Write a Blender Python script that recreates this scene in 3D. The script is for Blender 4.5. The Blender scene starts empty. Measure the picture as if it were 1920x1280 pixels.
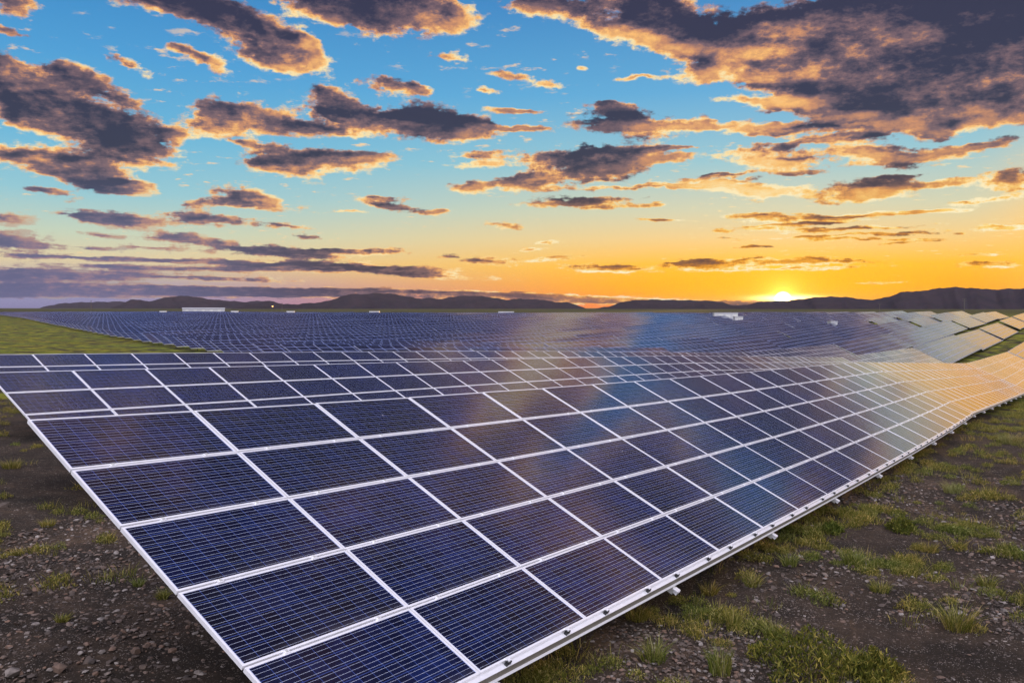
import bpy, bmesh, math, random
import numpy as np
from math import sin, cos, pi, radians, atan, atan2, asin, sqrt
from mathutils import Vector, Matrix

random.seed(7); rng = np.random.default_rng(7)
sc = bpy.context.scene
COL = sc.collection

# ------------------------------------------------------------------ camera
FPX, HOR, EYE = 1571.2, 577.0, 4.0          # focal length and horizon of the 1920 px frame; eye height
PITCH = atan((640 - HOR) / FPX)
cam = bpy.data.cameras.new('camera'); co = bpy.data.objects.new('camera', cam); COL.objects.link(co)
cam.sensor_width = 36; cam.lens = 36 * FPX / 1920; cam.clip_end = 60000; cam.clip_start = 0.1
co.location = (0, 0, EYE); co.rotation_euler = (pi/2 - PITCH, 0, 0)
sc.camera = co

def pixdir(px, py):
    x, y, z = px - 960, FPX, 640 - py
    y, z = y*cos(PITCH) + z*sin(PITCH), -y*sin(PITCH) + z*cos(PITCH)
    n = sqrt(x*x + y*y + z*z); return x/n, y/n, z/n
def azel(px, py):
    x, y, z = pixdir(px, py); return atan2(x, y), asin(z)

SUNPX = (1468, 562)
SAZ, SEL = azel(*SUNPX)
SDIR = pixdir(*SUNPX)

# ------------------------------------------------------------------ node helpers
class NT:
    def __init__(s, tree): s.t = tree
    def n(s, typ, ins=None, **kw):
        nd = s.t.nodes.new(typ)
        for k, v in kw.items(): setattr(nd, k, v)
        if ins:
            for k, v in ins.items(): s.set(nd.inputs[k], v)
        return nd
    def set(s, sock, v):
        if isinstance(v, bpy.types.NodeSocket): s.t.links.new(v, sock)
        elif isinstance(v, bpy.types.Node): s.t.links.new(v.outputs[0], sock)
        else: sock.default_value = v
    def m(s, op, a, b=None, c=None, clamp=False):
        nd = s.t.nodes.new('ShaderNodeMath'); nd.operation = op; nd.use_clamp = clamp
        s.set(nd.inputs[0], a)
        if b is not None: s.set(nd.inputs[1], b)
        if c is not None: s.set(nd.inputs[2], c)
        return nd.outputs[0]
    def v(s, op, a, b=None, sc_=None):
        nd = s.t.nodes.new('ShaderNodeVectorMath'); nd.operation = op
        s.set(nd.inputs[0], a)
        if b is not None: s.set(nd.inputs[1], b)
        if sc_ is not None: s.set(nd.inputs['Scale'], sc_)
        return nd.outputs['Value'] if op in ('DOT_PRODUCT', 'LENGTH') else nd.outputs[0]
    def xyz(s, a):
        nd = s.t.nodes.new('ShaderNodeSeparateXYZ'); s.set(nd.inputs[0], a); return nd.outputs
    def comb(s, x, y, z):
        nd = s.t.nodes.new('ShaderNodeCombineXYZ'); s.set(nd.inputs[0], x); s.set(nd.inputs[1], y); s.set(nd.inputs[2], z); return nd.outputs[0]
    def ss(s, x, a, b, lo=0.0, hi=1.0):
        nd = s.t.nodes.new('ShaderNodeMapRange'); nd.interpolation_type = 'SMOOTHSTEP'
        s.set(nd.inputs[0], x); nd.inputs[1].default_value = a; nd.inputs[2].default_value = b
        nd.inputs[3].default_value = lo; nd.inputs[4].default_value = hi; return nd.outputs[0]
    def lin(s, x, a, b, lo=0.0, hi=1.0):
        nd = s.t.nodes.new('ShaderNodeMapRange'); s.set(nd.inputs[0], x); nd.inputs[1].default_value = a; nd.inputs[2].default_value = b
        nd.inputs[3].default_value = lo; nd.inputs[4].default_value = hi; return nd.outputs[0]
    def noise(s, vec, scale, detail=4, rough=.5, dist=0.0, out=0):
        nd = s.t.nodes.new('ShaderNodeTexNoise'); s.set(nd.inputs['Vector'], vec)
        nd.inputs['Scale'].default_value = scale; nd.inputs['Detail'].default_value = detail
        nd.inputs['Roughness'].default_value = rough; nd.inputs['Distortion'].default_value = dist
        return nd.outputs[out]
    def ramp(s, x, stops, interp='LINEAR'):
        nd = s.t.nodes.new('ShaderNodeValToRGB'); s.set(nd.inputs[0], x); r = nd.color_ramp; r.interpolation = interp
        while len(r.elements) < len(stops): r.elements.new(0.5)
        for e, (p, c) in zip(r.elements, stops): e.position = p; e.color = (*c, 1) if len(c) == 3 else c
        return nd.outputs[0]
    def mix(s, f, a, b, typ='MIX'):
        nd = s.t.nodes.new('ShaderNodeMix'); nd.data_type = 'RGBA'; nd.blend_type = typ
        s.set(nd.inputs[0], f); s.set(nd.inputs[6], a if not isinstance(a, tuple) else (*a, 1)); s.set(nd.inputs[7], b if not isinstance(b, tuple) else (*b, 1))
        return nd.outputs[2]
def srgb(r, g, b):
    f = lambda c: (c/12.92 if c <= .04045 else ((c + .055)/1.055)**2.4)
    return (f(r/255), f(g/255), f(b/255))

# ------------------------------------------------------------------ sky
# each cloud: centre, half size (frame pixels of the fitted view, turned into azimuth / elevation), tilt, weight
CL = [(60,185,110,55,22,1.0),(170,225,110,42,24,.9),(262,258,68,30,16,.8),(150,150,60,22,12,.6),(15,140,40,40,0,.6),(60,225,60,25,10,.6),
(60,296,95,26,4,1.0),(160,306,75,15,6,.8),(235,300,80,15,5,.4),(25,12,45,22,0,.45),(20,62,30,9,8,.3),
(290,8,95,26,8,.8),(420,35,110,40,20,.9),(520,72,65,34,15,.8),(570,85,30,18,0,.4),(690,0,180,44,4,1.0),(800,25,70,30,4,.6),(650,38,100,20,8,.3),
(350,100,40,14,10,.35),(400,122,32,18,20,.35),(510,118,70,20,10,.45),(580,112,50,20,5,.4),(250,125,60,14,20,.25),(740,163,75,15,3,.45),(620,182,35,14,0,.35),(795,172,20,12,0,.3),
(460,215,95,32,4,.85),(400,235,60,24,0,.45),(575,243,42,20,8,.5),(760,228,150,34,4,1.0),(650,222,60,28,20,.55),(870,240,60,22,5,.5),
(590,303,120,25,0,.75),(530,315,60,14,8,.3),(680,300,50,14,0,.35),(470,272,50,10,5,.3),(450,366,55,16,0,.55),(490,385,85,8,3,.35),(365,385,32,9,0,.35),
(720,371,50,8,0,.5),(735,389,48,9,8,.5),(812,398,36,6,0,.5),(650,400,38,4,0,.3),
(165,408,65,13,4,.6),(260,414,70,13,3,.6),(400,412,95,10,3,.6),(345,444,70,12,3,.55),(480,372,40,9,0,.3),(100,362,50,10,10,.45),(215,350,70,16,3,.5),(25,410,45,12,0,.45),(150,330,60,12,0,.3),
(30,452,85,20,4,.6),(190,465,50,5,0,.4),(120,482,170,5,0,.4),(30,512,200,13,1,.5),(270,503,160,5,2,.4),(100,536,260,6,0,.4),(480,466,120,9,4,.5),(560,480,110,8,2,.5),(715,471,60,8,0,.55),(620,498,220,7,1,.5),(790,515,150,7,3,.45),(380,520,200,7,2,.35),(840,480,22,4,0,.4),(330,552,420,5,0,.4),(690,545,260,4,1,.4),(60,556,200,4,0,.4),(240,544,430,9,0,.75),(560,552,300,5,1,.6),(60,520,260,8,0,.6),(330,490,140,4,0,.5),(430,505,170,4,1,.5),(700,505,120,4,1,.4),(620,470,60,5,0,.4),(520,500,120,5,0,.5),(200,440,50,5,0,.4),(300,465,80,5,2,.45),(250,350,45,9,5,.4),(640,255,40,8,10,.35),(330,250,30,14,10,.35),(240,190,45,16,25,.4),(960,240,50,5,0,.35),(1000,205,30,5,0,.3),(900,310,50,5,0,.3),(1340,232,70,6,0,.4),(1270,278,90,4,0,.35),(1350,330,90,4,-4,.4),(1290,345,110,3,-2,.4),(1500,265,110,5,-4,.45),(1420,245,60,7,0,.4),(1600,440,230,3,0,.5),(1480,420,120,3,0,.5),(1700,400,110,3,-2,.5),(1700,455,70,2,0,.35),(1690,330,60,6,0,.3),(580,442,35,6,0,.35),(550,426,50,5,0,.3),(945,424,40,8,0,.3),
(1040,14,110,26,6,.9),(1130,55,50,14,10,.3),(1240,25,110,35,15,.8),(1290,85,110,38,15,.9),(1400,95,90,45,8,1.0),(1310,140,70,18,8,.6),(1230,70,80,25,10,.5),(1440,60,60,30,0,.5),
(1700,60,330,80,2,1.2),(1760,150,260,70,3,1.2),(1600,180,130,50,5,.9),(1830,205,150,38,0,.9),(1560,120,80,50,0,.6),(1620,15,260,40,0,1.0),(1900,110,140,100,0,.9),(1640,225,120,22,8,.6),
(1430,150,40,15,5,.45),(1420,188,85,12,6,.45),(1500,196,60,14,0,.45),(1590,232,70,16,0,.4),(1752,251,28,13,0,.5),(1540,265,120,5,-6,.3),
(1190,235,115,24,3,.85),(1135,204,55,12,3,.5),(1290,232,50,8,0,.4),(1110,298,140,26,-1,.9),(900,292,60,11,-5,.5),(1000,342,130,20,-3,.8),(1150,322,70,18,0,.5),(1240,296,80,8,3,.35),(880,348,40,12,0,.35),(1080,380,105,11,0,.75),
(1240,353,170,3,0,.3),(1390,353,100,19,5,.85),(1450,366,50,12,0,.4),(1640,353,120,18,0,.85),(1600,370,70,12,0,.45),(1770,345,60,8,0,.3),(1455,300,100,19,4,.8),(1500,322,50,6,4,.4),(1620,285,85,22,3,.8),(1740,293,110,14,-2,.75),(1860,275,70,8,-5,.5),
(1890,335,60,26,0,.65),(1860,375,70,8,-2,.5),(1420,407,75,8,0,.6),(1560,408,105,8,-1,.6),(1345,434,36,5,0,.6),(1745,394,85,4,1,.45),(1880,425,56,5,0,.6),(1560,430,160,4,0,.35),(1620,448,160,3,2,.3),(1440,427,70,4,0,.3),(1410,462,50,3,0,.3),
(925,490,66,8,0,.6),(1045,484,46,5,-3,.6),(1140,503,100,9,1,.65),(1290,494,50,8,0,.55),(1350,500,60,9,3,.5),(1490,491,160,9,1,.75),(1480,505,120,3,0,.3),(1860,496,66,6,2,.6),(1830,478,60,4,0,.4),
(840,106,50,9,4,.35),(1095,130,14,5,0,.25),(1195,150,46,5,-3,.3),(960,142,40,8,10,.25),(1020,162,34,9,0,.28),(920,170,24,8,0,.25),(960,205,40,6,0,.3),(985,240,60,7,4,.25),(1230,384,30,4,0,.25),(1240,412,36,4,3,.22),(1460,245,70,12,10,.3),
(1180,566,260,7,1,.6),(1020,555,200,6,2,.45),(1380,568,160,4,0,.35),(1700,566,100,4,0,.3),(1000,468,30,3,0,.3),(1020,455,22,4,0,.3),(1650,530,50,2,0,.25)]

def build_cloud_group():
    g = bpy.data.node_groups.new('cloud_density', 'ShaderNodeTree')
    g.interface.new_socket('Direction', in_out='INPUT', socket_type='NodeSocketVector')
    g.interface.new_socket('Density', in_out='OUTPUT', socket_type='NodeSocketFloat')
    T = NT(g); gi = g.nodes.new('NodeGroupInput'); go = g.nodes.new('NodeGroupOutput')
    d = gi.outputs[0]; x, y, z = T.xyz(d)[:3]
    az = T.m('ARCTAN2', x, y); el = T.m('ARCSINE', z)
    zz = T.m('ADD', T.m('MAXIMUM', z, 0.0), .055)
    P = T.comb(T.m('DIVIDE', x, zz), T.m('DIVIDE', y, zz), 0.0)
    # warp the outlines
    w = T.noise(P, 2.2, 3, .55, out=1)
    w = T.v('SUBTRACT', w, (.5, .5, .5)); w = T.v('MULTIPLY', w, (.055, .022, 0))
    w2 = T.noise(T.comb(az, T.m('MULTIPLY', el, 1.5), 3.3), 22, 3, .6, out=1)
    w2 = T.v('SUBTRACT', w2, (.5, .5, .5)); w2 = T.v('MULTIPLY', w2, (.040, .018, 0))
    fade = T.ss(el, 0.0, .22, .25, 1.0)
    w = T.v('SCALE', T.v('ADD', w, w2), sc_=fade)
    q = T.v('ADD', T.comb(az, el, 0.0), w)
    acc = None
    for (cx, cy, hw, hh, rot, wt) in CL:
        wt = .50 + .55*max(0, wt - .3); k = 1.06/(1 - sqrt(.27/(2*wt))); a0, e0 = azel(cx, cy); a1, _ = azel(cx + hw, cy); _, e1 = azel(cx, cy - hh)
        mp = T.n('ShaderNodeMapping', {'Vector': q, 'Location': (a0, e0, 0), 'Rotation': (0, 0, -radians(rot)), 'Scale': (abs(a1-a0)*k, abs(e1-e0)*k, 1)}, vector_type='TEXTURE')
        gr = T.n('ShaderNodeTexGradient', {'Vector': mp}, gradient_type='QUADRATIC_SPHERE')
        acc = T.m('MULTIPLY', gr.outputs[1], wt*2.0) if acc is None else T.m('MULTIPLY_ADD', gr.outputs[1], wt*2.0, acc)
    acc = T.m('MINIMUM', acc, 1.8)
    # detail: perspective-flattened billows
    n1 = T.noise(P, 3.6, 9, .66)
    n2 = T.noise(T.comb(az, T.m('MULTIPLY', el, 1.7), 0.0), 24, 8, .70)
    n3 = T.noise(T.comb(az, T.m('MULTIPLY', el, 1.9), 7.0), 75, 6, .62)
    n = T.m('ADD', T.m('MULTIPLY', T.m('SUBTRACT', n1, .5), 1.25), T.m('MULTIPLY', T.m('SUBTRACT', n2, .5), 1.35))
    n = T.m('ADD', n, T.m('MULTIPLY', T.m('SUBTRACT', n3, .5), 1.0))
    # the sky outside the photographed part carries scattered cloud too
    over = T.ss(el, .37, .50); side = T.ss(T.m('ABSOLUTE', az), .62, .85)
    big = T.noise(P, 1.1, 3, .5)
    cover = T.m('MULTIPLY', T.m('MAXIMUM', over, side), T.ss(big, .36, .52, 0.0, .95))
    bank = T.m('MULTIPLY', T.ss(el, .33, .40), T.m('MULTIPLY', T.ss(az, .05, .30), T.ss(az, 1.4, .9)))      # dark bank carried on unseen above the frame, shaped for the panel reflections
    cover = T.m('MAXIMUM', cover, T.m('MULTIPLY', bank, T.ss(big, .34, .46, .45, 1.1)))
    gz = T.m('DIVIDE', T.m('SUBTRACT', az, .355), .030); gap = T.m('MULTIPLY', T.m('EXPONENT', T.m('MULTIPLY', T.m('MULTIPLY', gz, gz), -1.0)), T.m('MULTIPLY', T.ss(el, .345, .38), T.ss(el, .56, .46)))  # break cut in the unseen bank for a blue streak in the panels
    # lit bands of cloud added right of the frame for reflections, thickening upwards
    rb = T.m('MULTIPLY', T.m('MULTIPLY', T.ss(az, .55, .66), T.ss(az, 1.5, 1.2)), T.m('MULTIPLY', T.lin(el, .10, .30, .10, 1.25), T.ss(big, .30, .50, .55, 1.15)))
    cover = T.m('MAXIMUM', cover, T.m('MULTIPLY', rb, T.ss(el, .05, .12)))
    s = T.m('ADD', T.m('ADD', acc, cover), T.m('MULTIPLY', n, T.ss(acc, 0, .6, .74, 1.15)))
    s = T.m('SUBTRACT', s, T.m('ADD', .27, T.m('MULTIPLY', gap, 1.1)))
    g.links.new(s, go.inputs[0]); return g

world = bpy.data.worlds.new('World'); sc.world = world; world.use_nodes = True
wt = world.node_tree; wt.nodes.clear(); T = NT(wt)
def build_world():
    tc = T.n('ShaderNodeTexCoord'); d = T.v('NORMALIZE', tc.outputs['Generated'])
    x, y, z = T.xyz(d)[:3]
    el = T.m('ARCSINE', z); az = T.m('ARCTAN2', x, y)
    E = T.lin(el, 0.0, .5)                                   # elevation 0..0.5 rad
    # pixel y -> ramp position
    R = lambda py: min(1, max(0, azel(960, py)[1]/.5))
    far = T.ramp(E, [(0, srgb(136,132,172)), (R(560), srgb(140,140,178)), (R(538), srgb(172,162,176)), (R(495), srgb(222,205,165)), (R(450), srgb(196,210,188)), (R(380), srgb(146,199,212)),
                     (R(280), srgb(105,181,217)), (R(150), srgb(78,158,213)), (R(10), srgb(58,136,198)), (1.0, srgb(38,92,160))])
    near = T.ramp(E, [(0, srgb(255,118,4)), (R(545), srgb(255,162,8)), (R(500), srgb(253,190,58)), (R(450), srgb(236,206,142)), (R(400), srgb(206,209,178)),
                      (R(310), srgb(146,198,210)), (R(180), srgb(92,170,216)), (R(10), srgb(64,138,198)), (1.0, srgb(38,92,160))])
    da_ = T.m('SUBTRACT', az, SAZ); daz = T.m('MAXIMUM', T.m('MULTIPLY', da_, .45), T.m('MULTIPLY', da_, -1.0))
    k = T.ss(daz, .12, .80, 1.0, 0.0)
    sky = T.mix(k, far, near)
    sep = T.v('DOT_PRODUCT', d, SDIR)
    ang = T.m('ARCCOSINE', T.m('MINIMUM', sep, .9999999))
    # flattened glow round the sun
    ex = T.m('DIVIDE', T.m('SUBTRACT', az, SAZ), .17); ey = T.m('DIVIDE', T.m('SUBTRACT', el, SEL), .040)
    rr = T.m('ADD', T.m('MULTIPLY', ex, ex), T.m('MULTIPLY', ey, ey))
    gl = T.m('EXPONENT', T.m('MULTIPLY', rr, -1.0))
    sky = T.mix(T.m('MULTIPLY', gl, .85), sky, (1.1, .56, .003))
    hot = T.m('EXPONENT', T.m('MULTIPLY', ang, -60.0))
    sky = T.mix(1.0, sky, T.v('SCALE', (.9, .55, .10), sc_=hot), 'ADD')
    # the physical sky adds a little of its own gradient
    ns = T.n('ShaderNodeTexSky', sky_type='NISHITA', sun_disc=False, sun_elevation=max(SEL, radians(.5)), sun_rotation=SAZ)
    sky = T.mix(1.0, sky, T.v('SCALE', ns.outputs[0], sc_=.012), 'ADD')
    # peach added low in the sky right of the frame, for golden panel reflections
    pe = T.m('MULTIPLY', T.m('MULTIPLY', T.ss(az, .48, .66), T.ss(az, 1.6, 1.2)), T.ss(el, .08, .24, 1.0, 0.0))
    sky = T.mix(T.m('MULTIPLY', pe, .95), sky, (1.28, .64, .10))
    # clouds
    grp = build_cloud_group()
    g1 = T.n('ShaderNodeGroup', {}); g1.node_tree = grp; T.set(g1.inputs[0], d)
    tosun = T.v('NORMALIZE', T.v('SUBTRACT', SDIR, d))
    d2 = T.v('NORMALIZE', T.v('ADD', d, T.v('SCALE', tosun, sc_=.016)))
    g2 = T.n('ShaderNodeGroup', {}); g2.node_tree = grp; T.set(g2.inputs[0], d2)
    D1, D2 = g1.outputs[0], g2.outputs[0]
    alpha = T.ss(D1, -.02, .34)
    grad = T.m('SUBTRACT', D1, D2)
    S2 = T.comb(az, T.m('MULTIPLY', el, 1.6), 5.0)
    na = T.noise(S2, 13, 7, .68); nb = T.noise(S2, 5, 2, .5)
    thin = T.ss(D1, .0, 1.0, 1.0, 0.0)
    grad = T.m('MULTIPLY', T.m('TANH', T.m('MULTIPLY', grad, 1.1)), .50)
    lit = T.m('MULTIPLY', T.m('POWER', thin, 1.5), T.lin(na, .32, .66, .15, 1.15))
    lit = T.m('ADD', lit, T.m('ADD', grad, T.lin(na, .3, .7, -.10, .28)))
    lit = T.m('ADD', lit, T.lin(nb, .35, .65, -.18, .26))
    lit = T.m('ADD', lit, T.m('MULTIPLY', T.m('MULTIPLY', T.ss(el, .36, .44), T.ss(el, .66, .50)), T.m('MULTIPLY', T.ss(az, .0, .34), T.lin(nb, .35, .65, .12, .34))))  # unseen bank lit up further, to warm and brighten the panel reflections
    lit = T.m('ADD', lit, T.m('MULTIPLY', T.m('MULTIPLY', T.ss(az, .12, .32), T.ss(el, .18, .26)), T.lin(nb, .3, .7, .0, .11)))
    sz = T.m('DIVIDE', T.m('SUBTRACT', az, .25), .022); lit = T.m('ADD', lit, T.m('MULTIPLY', T.m('EXPONENT', T.m('MULTIPLY', T.m('MULTIPLY', sz, sz), -1.0)), T.m('MULTIPLY', T.ss(el, .37, .42, 0, .55), T.ss(el, .62, .5))))  # narrow bright band added above the frame for a warm streak in the panels
    # high up and away from the sun the wisps stay blue-grey
    lit = T.m('SUBTRACT', lit, T.ss(el, .25, .40, 0, .12), clamp=True)
    c_far = T.ramp(lit, [(0, srgb(58,54,74)), (.16, srgb(84,72,86)), (.38, srgb(128,100,104)), (.58, srgb(210,146,104)), (.74, srgb(252,190,112)), (1, srgb(255,228,168))])
    c_near = T.ramp(lit, [(0, srgb(96,66,62)), (.22, srgb(136,92,64)), (.40, srgb(190,120,44)), (.56, srgb(250,172,54)), (.74, srgb(255,220,120)), (1, srgb(255,246,208))])
    low = T.ss(el, .04, .17, 1.0, 0.0)
    near_c = T.m('MULTIPLY', T.ss(daz, .08, .50, 1.0, 0.0), T.ss(el, .05, .19, 1.0, 0.0))
    cc = T.mix(near_c, c_far, c_near)
    dusk = T.m('MULTIPLY', low, T.ss(daz, .45, .80))
    cc = T.mix(T.m('MULTIPLY', dusk, .72), cc, srgb(104,108,148))
    sky = T.mix(T.m('MULTIPLY', alpha, .96), sky, cc)
    # small bright puffs
    zz = T.m('ADD', T.m('MAXIMUM', z, 0.0), .06); P2 = T.comb(T.m('DIVIDE', x, zz), T.m('DIVIDE', y, zz), 4.0)
    pf = T.m('MULTIPLY', T.ss(T.noise(P2, 9.5, 6, .62), .575, .70), T.ss(T.noise(P2, 1.9, 2, .5), .47, .60))
    pf = T.m('MULTIPLY', T.m('MULTIPLY', pf, T.ss(alpha, .7, .0)), T.ss(el, .02, .07))
    sky = T.mix(T.m('MULTIPLY', pf, .85), sky, T.mix(near_c, srgb(255,214,158), srgb(255,238,180)))
    # white-hot slit of cloud edge and the disc
    ex2 = T.m('DIVIDE', T.m('SUBTRACT', az, azel(1475, 557)[0]), .030); ey2 = T.m('DIVIDE', T.m('SUBTRACT', el, azel(1475, 559)[1]), .0032)
    slit = T.m('EXPONENT', T.m('MULTIPLY', T.m('ADD', T.m('MULTIPLY', ex2, ex2), T.m('MULTIPLY', ey2, ey2)), -1.0))
    sky = T.mix(1.0, sky, T.v('SCALE', (3.4, 2.4, 1.1), sc_=slit), 'ADD')
    disc = T.ss(ang, .0060, .0105, 1.0, 0.0)
    core = T.m('EXPONENT', T.m('MULTIPLY', ang, -150.0)); sky = T.mix(1.0, sky, T.v('SCALE', (3.2, 1.7, .35), sc_=core), 'ADD')
    sky = T.mix(disc, sky, (14, 9, 3))
    # the unseen sky behind the viewer is raised to light frames and ground, under the horizon nothing is seen
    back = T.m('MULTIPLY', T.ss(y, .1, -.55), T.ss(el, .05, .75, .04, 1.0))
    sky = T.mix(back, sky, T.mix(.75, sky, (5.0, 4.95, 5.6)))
    high = T.ss(z, .80, .98)
    sky = T.mix(high, sky, T.mix(.5, sky, (.9, 1.0, 1.5)))
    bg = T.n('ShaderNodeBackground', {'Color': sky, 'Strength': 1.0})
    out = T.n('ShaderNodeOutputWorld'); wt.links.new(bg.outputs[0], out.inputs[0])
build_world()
world.cycles.sampling_method = 'MANUAL'; world.cycles.sample_map_resolution = 1024

sun = bpy.data.lights.new('sun', 'SUN'); so = bpy.data.objects.new('sun', sun); COL.objects.link(so)
sun.energy = 2.6; sun.angle = radians(.6); sun.color = (1, .55, .22)
so.rotation_euler = Vector(SDIR).to_track_quat('Z', 'Y').to_euler()
sc.view_settings.view_transform = 'Standard'; sc.view_settings.look = 'None'
sc.view_settings.exposure = 0; sc.view_settings.gamma = 1
sc.cycles.max_bounces = 5; sc.cycles.glossy_bounces = 3; sc.cycles.transmission_bounces = 2; sc.cycles.diffuse_bounces = 2
sc.cycles.caustics_reflective = False; sc.cycles.caustics_refractive = False
sc.cycles.use_denoising = True

# ------------------------------------------------------------------ object helpers
def tag(o, label=None, cat=None, group=None, kind=None):
    if label: o['label'] = label
    if cat: o['category'] = cat
    if group: o['group'] = group
    if kind: o['kind'] = kind
    return o
def mesh_np(name, verts, faces, mats, midx=None, smooth=False, uv=None):
    """faces: (n,k) int array"""
    verts = np.asarray(verts, np.float32); faces = np.asarray(faces, np.int32)
    me = bpy.data.meshes.new(name); n, k = faces.shape
    me.vertices.add(len(verts)); me.vertices.foreach_set('co', verts.ravel())
    me.loops.add(n*k); me.loops.foreach_set('vertex_index', faces.ravel())
    me.polygons.add(n); me.polygons.foreach_set('loop_start', np.arange(0, n*k, k, dtype=np.int32))
    me.polygons.foreach_set('loop_total', np.full(n, k, np.int32))
    if midx is not None: me.polygons.foreach_set('material_index', np.asarray(midx, np.int32))
    me.polygons.foreach_set('use_smooth', np.full(n, smooth))
    if uv is not None:
        l = me.uv_layers.new(name='UVMap'); l.data.foreach_set('uv', np.asarray(uv, np.float32).ravel())
    for m in mats: me.materials.append(m)
    me.update(calc_edges=True); me.validate(); return me
def obj(name, me, parent=None, loc=(0,0,0), mat4=None):
    o = bpy.data.objects.new(name, me); COL.objects.link(o); o.parent = parent
    if mat4 is not None: o.matrix_local = mat4
    else: o.location = loc
    return o
class MB:
    """collects boxes, bars and other convex pieces as quads"""
    def __init__(s): s.v = []; s.f = []; s.m = []
    def hexa(s, pts, m=0):
        b = len(s.v); s.v += [tuple(p) for p in pts]
        s.f += [(b, b+3, b+2, b+1), (b+4, b+5, b+6, b+7), (b, b+1, b+5, b+4), (b+1, b+2, b+6, b+5), (b+2, b+3, b+7, b+6), (b+3, b, b+4, b+7)]
        s.m += [m]*6
    def box(s, x0, x1, y0, y1, z0, z1, m=0):
        s.hexa([(x0,y0,z0),(x1,y0,z0),(x1,y1,z0),(x0,y1,z0),(x0,y0,z1),(x1,y0,z1),(x1,y1,z1),(x0,y1,z1)], m)
    def bar(s, a, b, w, h, up=(0,0,1), m=0):
        a = Vector(a); b = Vector(b); d = (b - a).normalized(); r = d.cross(Vector(up)).normalized(); u = r.cross(d)
        P = []
        for c in (a, b):
            P += [c - r*w/2 - u*h/2, c + r*w/2 - u*h/2, c + r*w/2 + u*h/2, c - r*w/2 + u*h/2]
        s.hexa(P, m)
    def mesh(s, name, mats, smooth=False): return mesh_np(name, s.v, s.f, mats, s.m, smooth)

# ------------------------------------------------------------------ terrain shape
A0 = 0.960                                     # azimuth of the table rows
ORG = (-5.115, 8.790)                          # top left corner of the first table
def UV(x, y):
    dx, dy = x - ORG[0], y - ORG[1]; return dx*cos(A0) + dy*sin(A0), -dx*sin(A0) + dy*cos(A0)
def XY(u, v): return ORG[0] + cos(A0)*u - sin(A0)*v, ORG[1] + sin(A0)*u + cos(A0)*v
TU = np.array([-400,-20,0,10,20,30,37.5,44,60,76,90,113,126,160,200,236,300,358,420,900])
TZ = np.array([-1.2,-1.16,-1.16,-1.58,-1.9,-2.22,-2.5,-2.95,-3.85,-4.75,-5.1,-5.4,-5.6,-5.15,-4.5,-3.6,-2.3,-1.2,-1.5,-3.5])
def sm(a, b, x):
    t = np.clip((x - a)/(b - a), 0, 1); return t*t*(3 - 2*t)
_uu = np.linspace(-400, 900, 1301); _zz = np.interp(_uu, TU, TZ)
_zz = np.convolve(np.pad(_zz, 6, mode='edge'), np.ones(13)/13, 'valid')
_zz[:415] = np.interp(_uu[:415], TU, TZ)
def topz(u, v):
    u = np.asarray(u, float); v = np.asarray(v, float)
    z = np.interp(u, _uu, _zz)
    w = np.interp(v, [0, 100, 340, 1000], [1, .95, .6, .1])
    z = np.where(u > 122, -5.6 + (z + 5.6)*w, z)
    z = z - .7*sm(40, 110, v)*(1 - sm(150, 300, u)*.5) - .14*np.exp(-((u - 5)/18)**2)*sm(4, 11, v)*(1 - sm(20, 40, v))
    return z + EYE
def ground(x, y):
    u, v = UV(np.asarray(x, float), np.asarray(y, float))
    z = topz(u, v) - 2.84
    r = np.sqrt(x*x + y*y)
    z = z + .05*np.sin(x*.31 + 1.3)*np.sin(y*.27) + .04*np.sin(x*.9 + y*.7) + .03*np.sin(x*1.7 - y*1.1 + 2)
    return z*(1 - sm(1400, 3000, r)) + (-3.6)*sm(1400, 3000, r)

# ------------------------------------------------------------------ materials
def mat(name):
    m = bpy.data.materials.new(name); m.use_nodes = True; t = NT(m.node_tree)
    return m, t, m.node_tree.nodes['Principled BSDF']
def solid(name, c, rough=.5, metal=0., var=.15, scale=6., bump=0.):
    m, t, b = mat(name)
    tc = t.n('ShaderNodeTexCoord'); n = t.noise(tc.outputs['Object'], scale, 5, .6)
    f = t.lin(n, .3, .7, 1 - var, 1 + var)
    t.set(b.inputs['Base Color'], t.v('SCALE', c, sc_=f)); t.set(b.inputs['Roughness'], t.lin(n, .3, .7, rough*.85, min(1, rough*1.15)))
    b.inputs['Metallic'].default_value = metal
    if bump:
        bp = t.n('ShaderNodeBump', {'Height': n, 'Strength': bump, 'Distance': .02}); t.set(b.inputs['Normal'], bp)
    return m
M_alu = solid('anodised_aluminium', (.90,.90,.94), .38, .22, .05, 14)
M_alu.node_tree.nodes['Principled BSDF'].inputs['Coat Weight'].default_value = 1; M_alu.node_tree.nodes['Principled BSDF'].inputs['Coat Roughness'].default_value = .14; M_alu.node_tree.nodes['Principled BSDF'].inputs['Coat IOR'].default_value = 1.6
M_galv = solid('galvanised_steel', (.62,.62,.60), .5, .35, .16, 22)
M_web = solid('dull_rail_web', (.22,.20,.16), .7, .1, .18, 30)
M_dark = solid('weathered_post_steel', (.10,.09,.08), .7, .2, .25, 8)
M_black = solid('black_rubber', (.012,.012,.014), .5, 0, .1, 10)
M_white = solid('white_painted_metal', (.48,.48,.50), .5, 0, .08, 1.2)
M_back = solid('white_backsheet', (.55,.55,.56), .6, 0, .04, 3)

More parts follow.
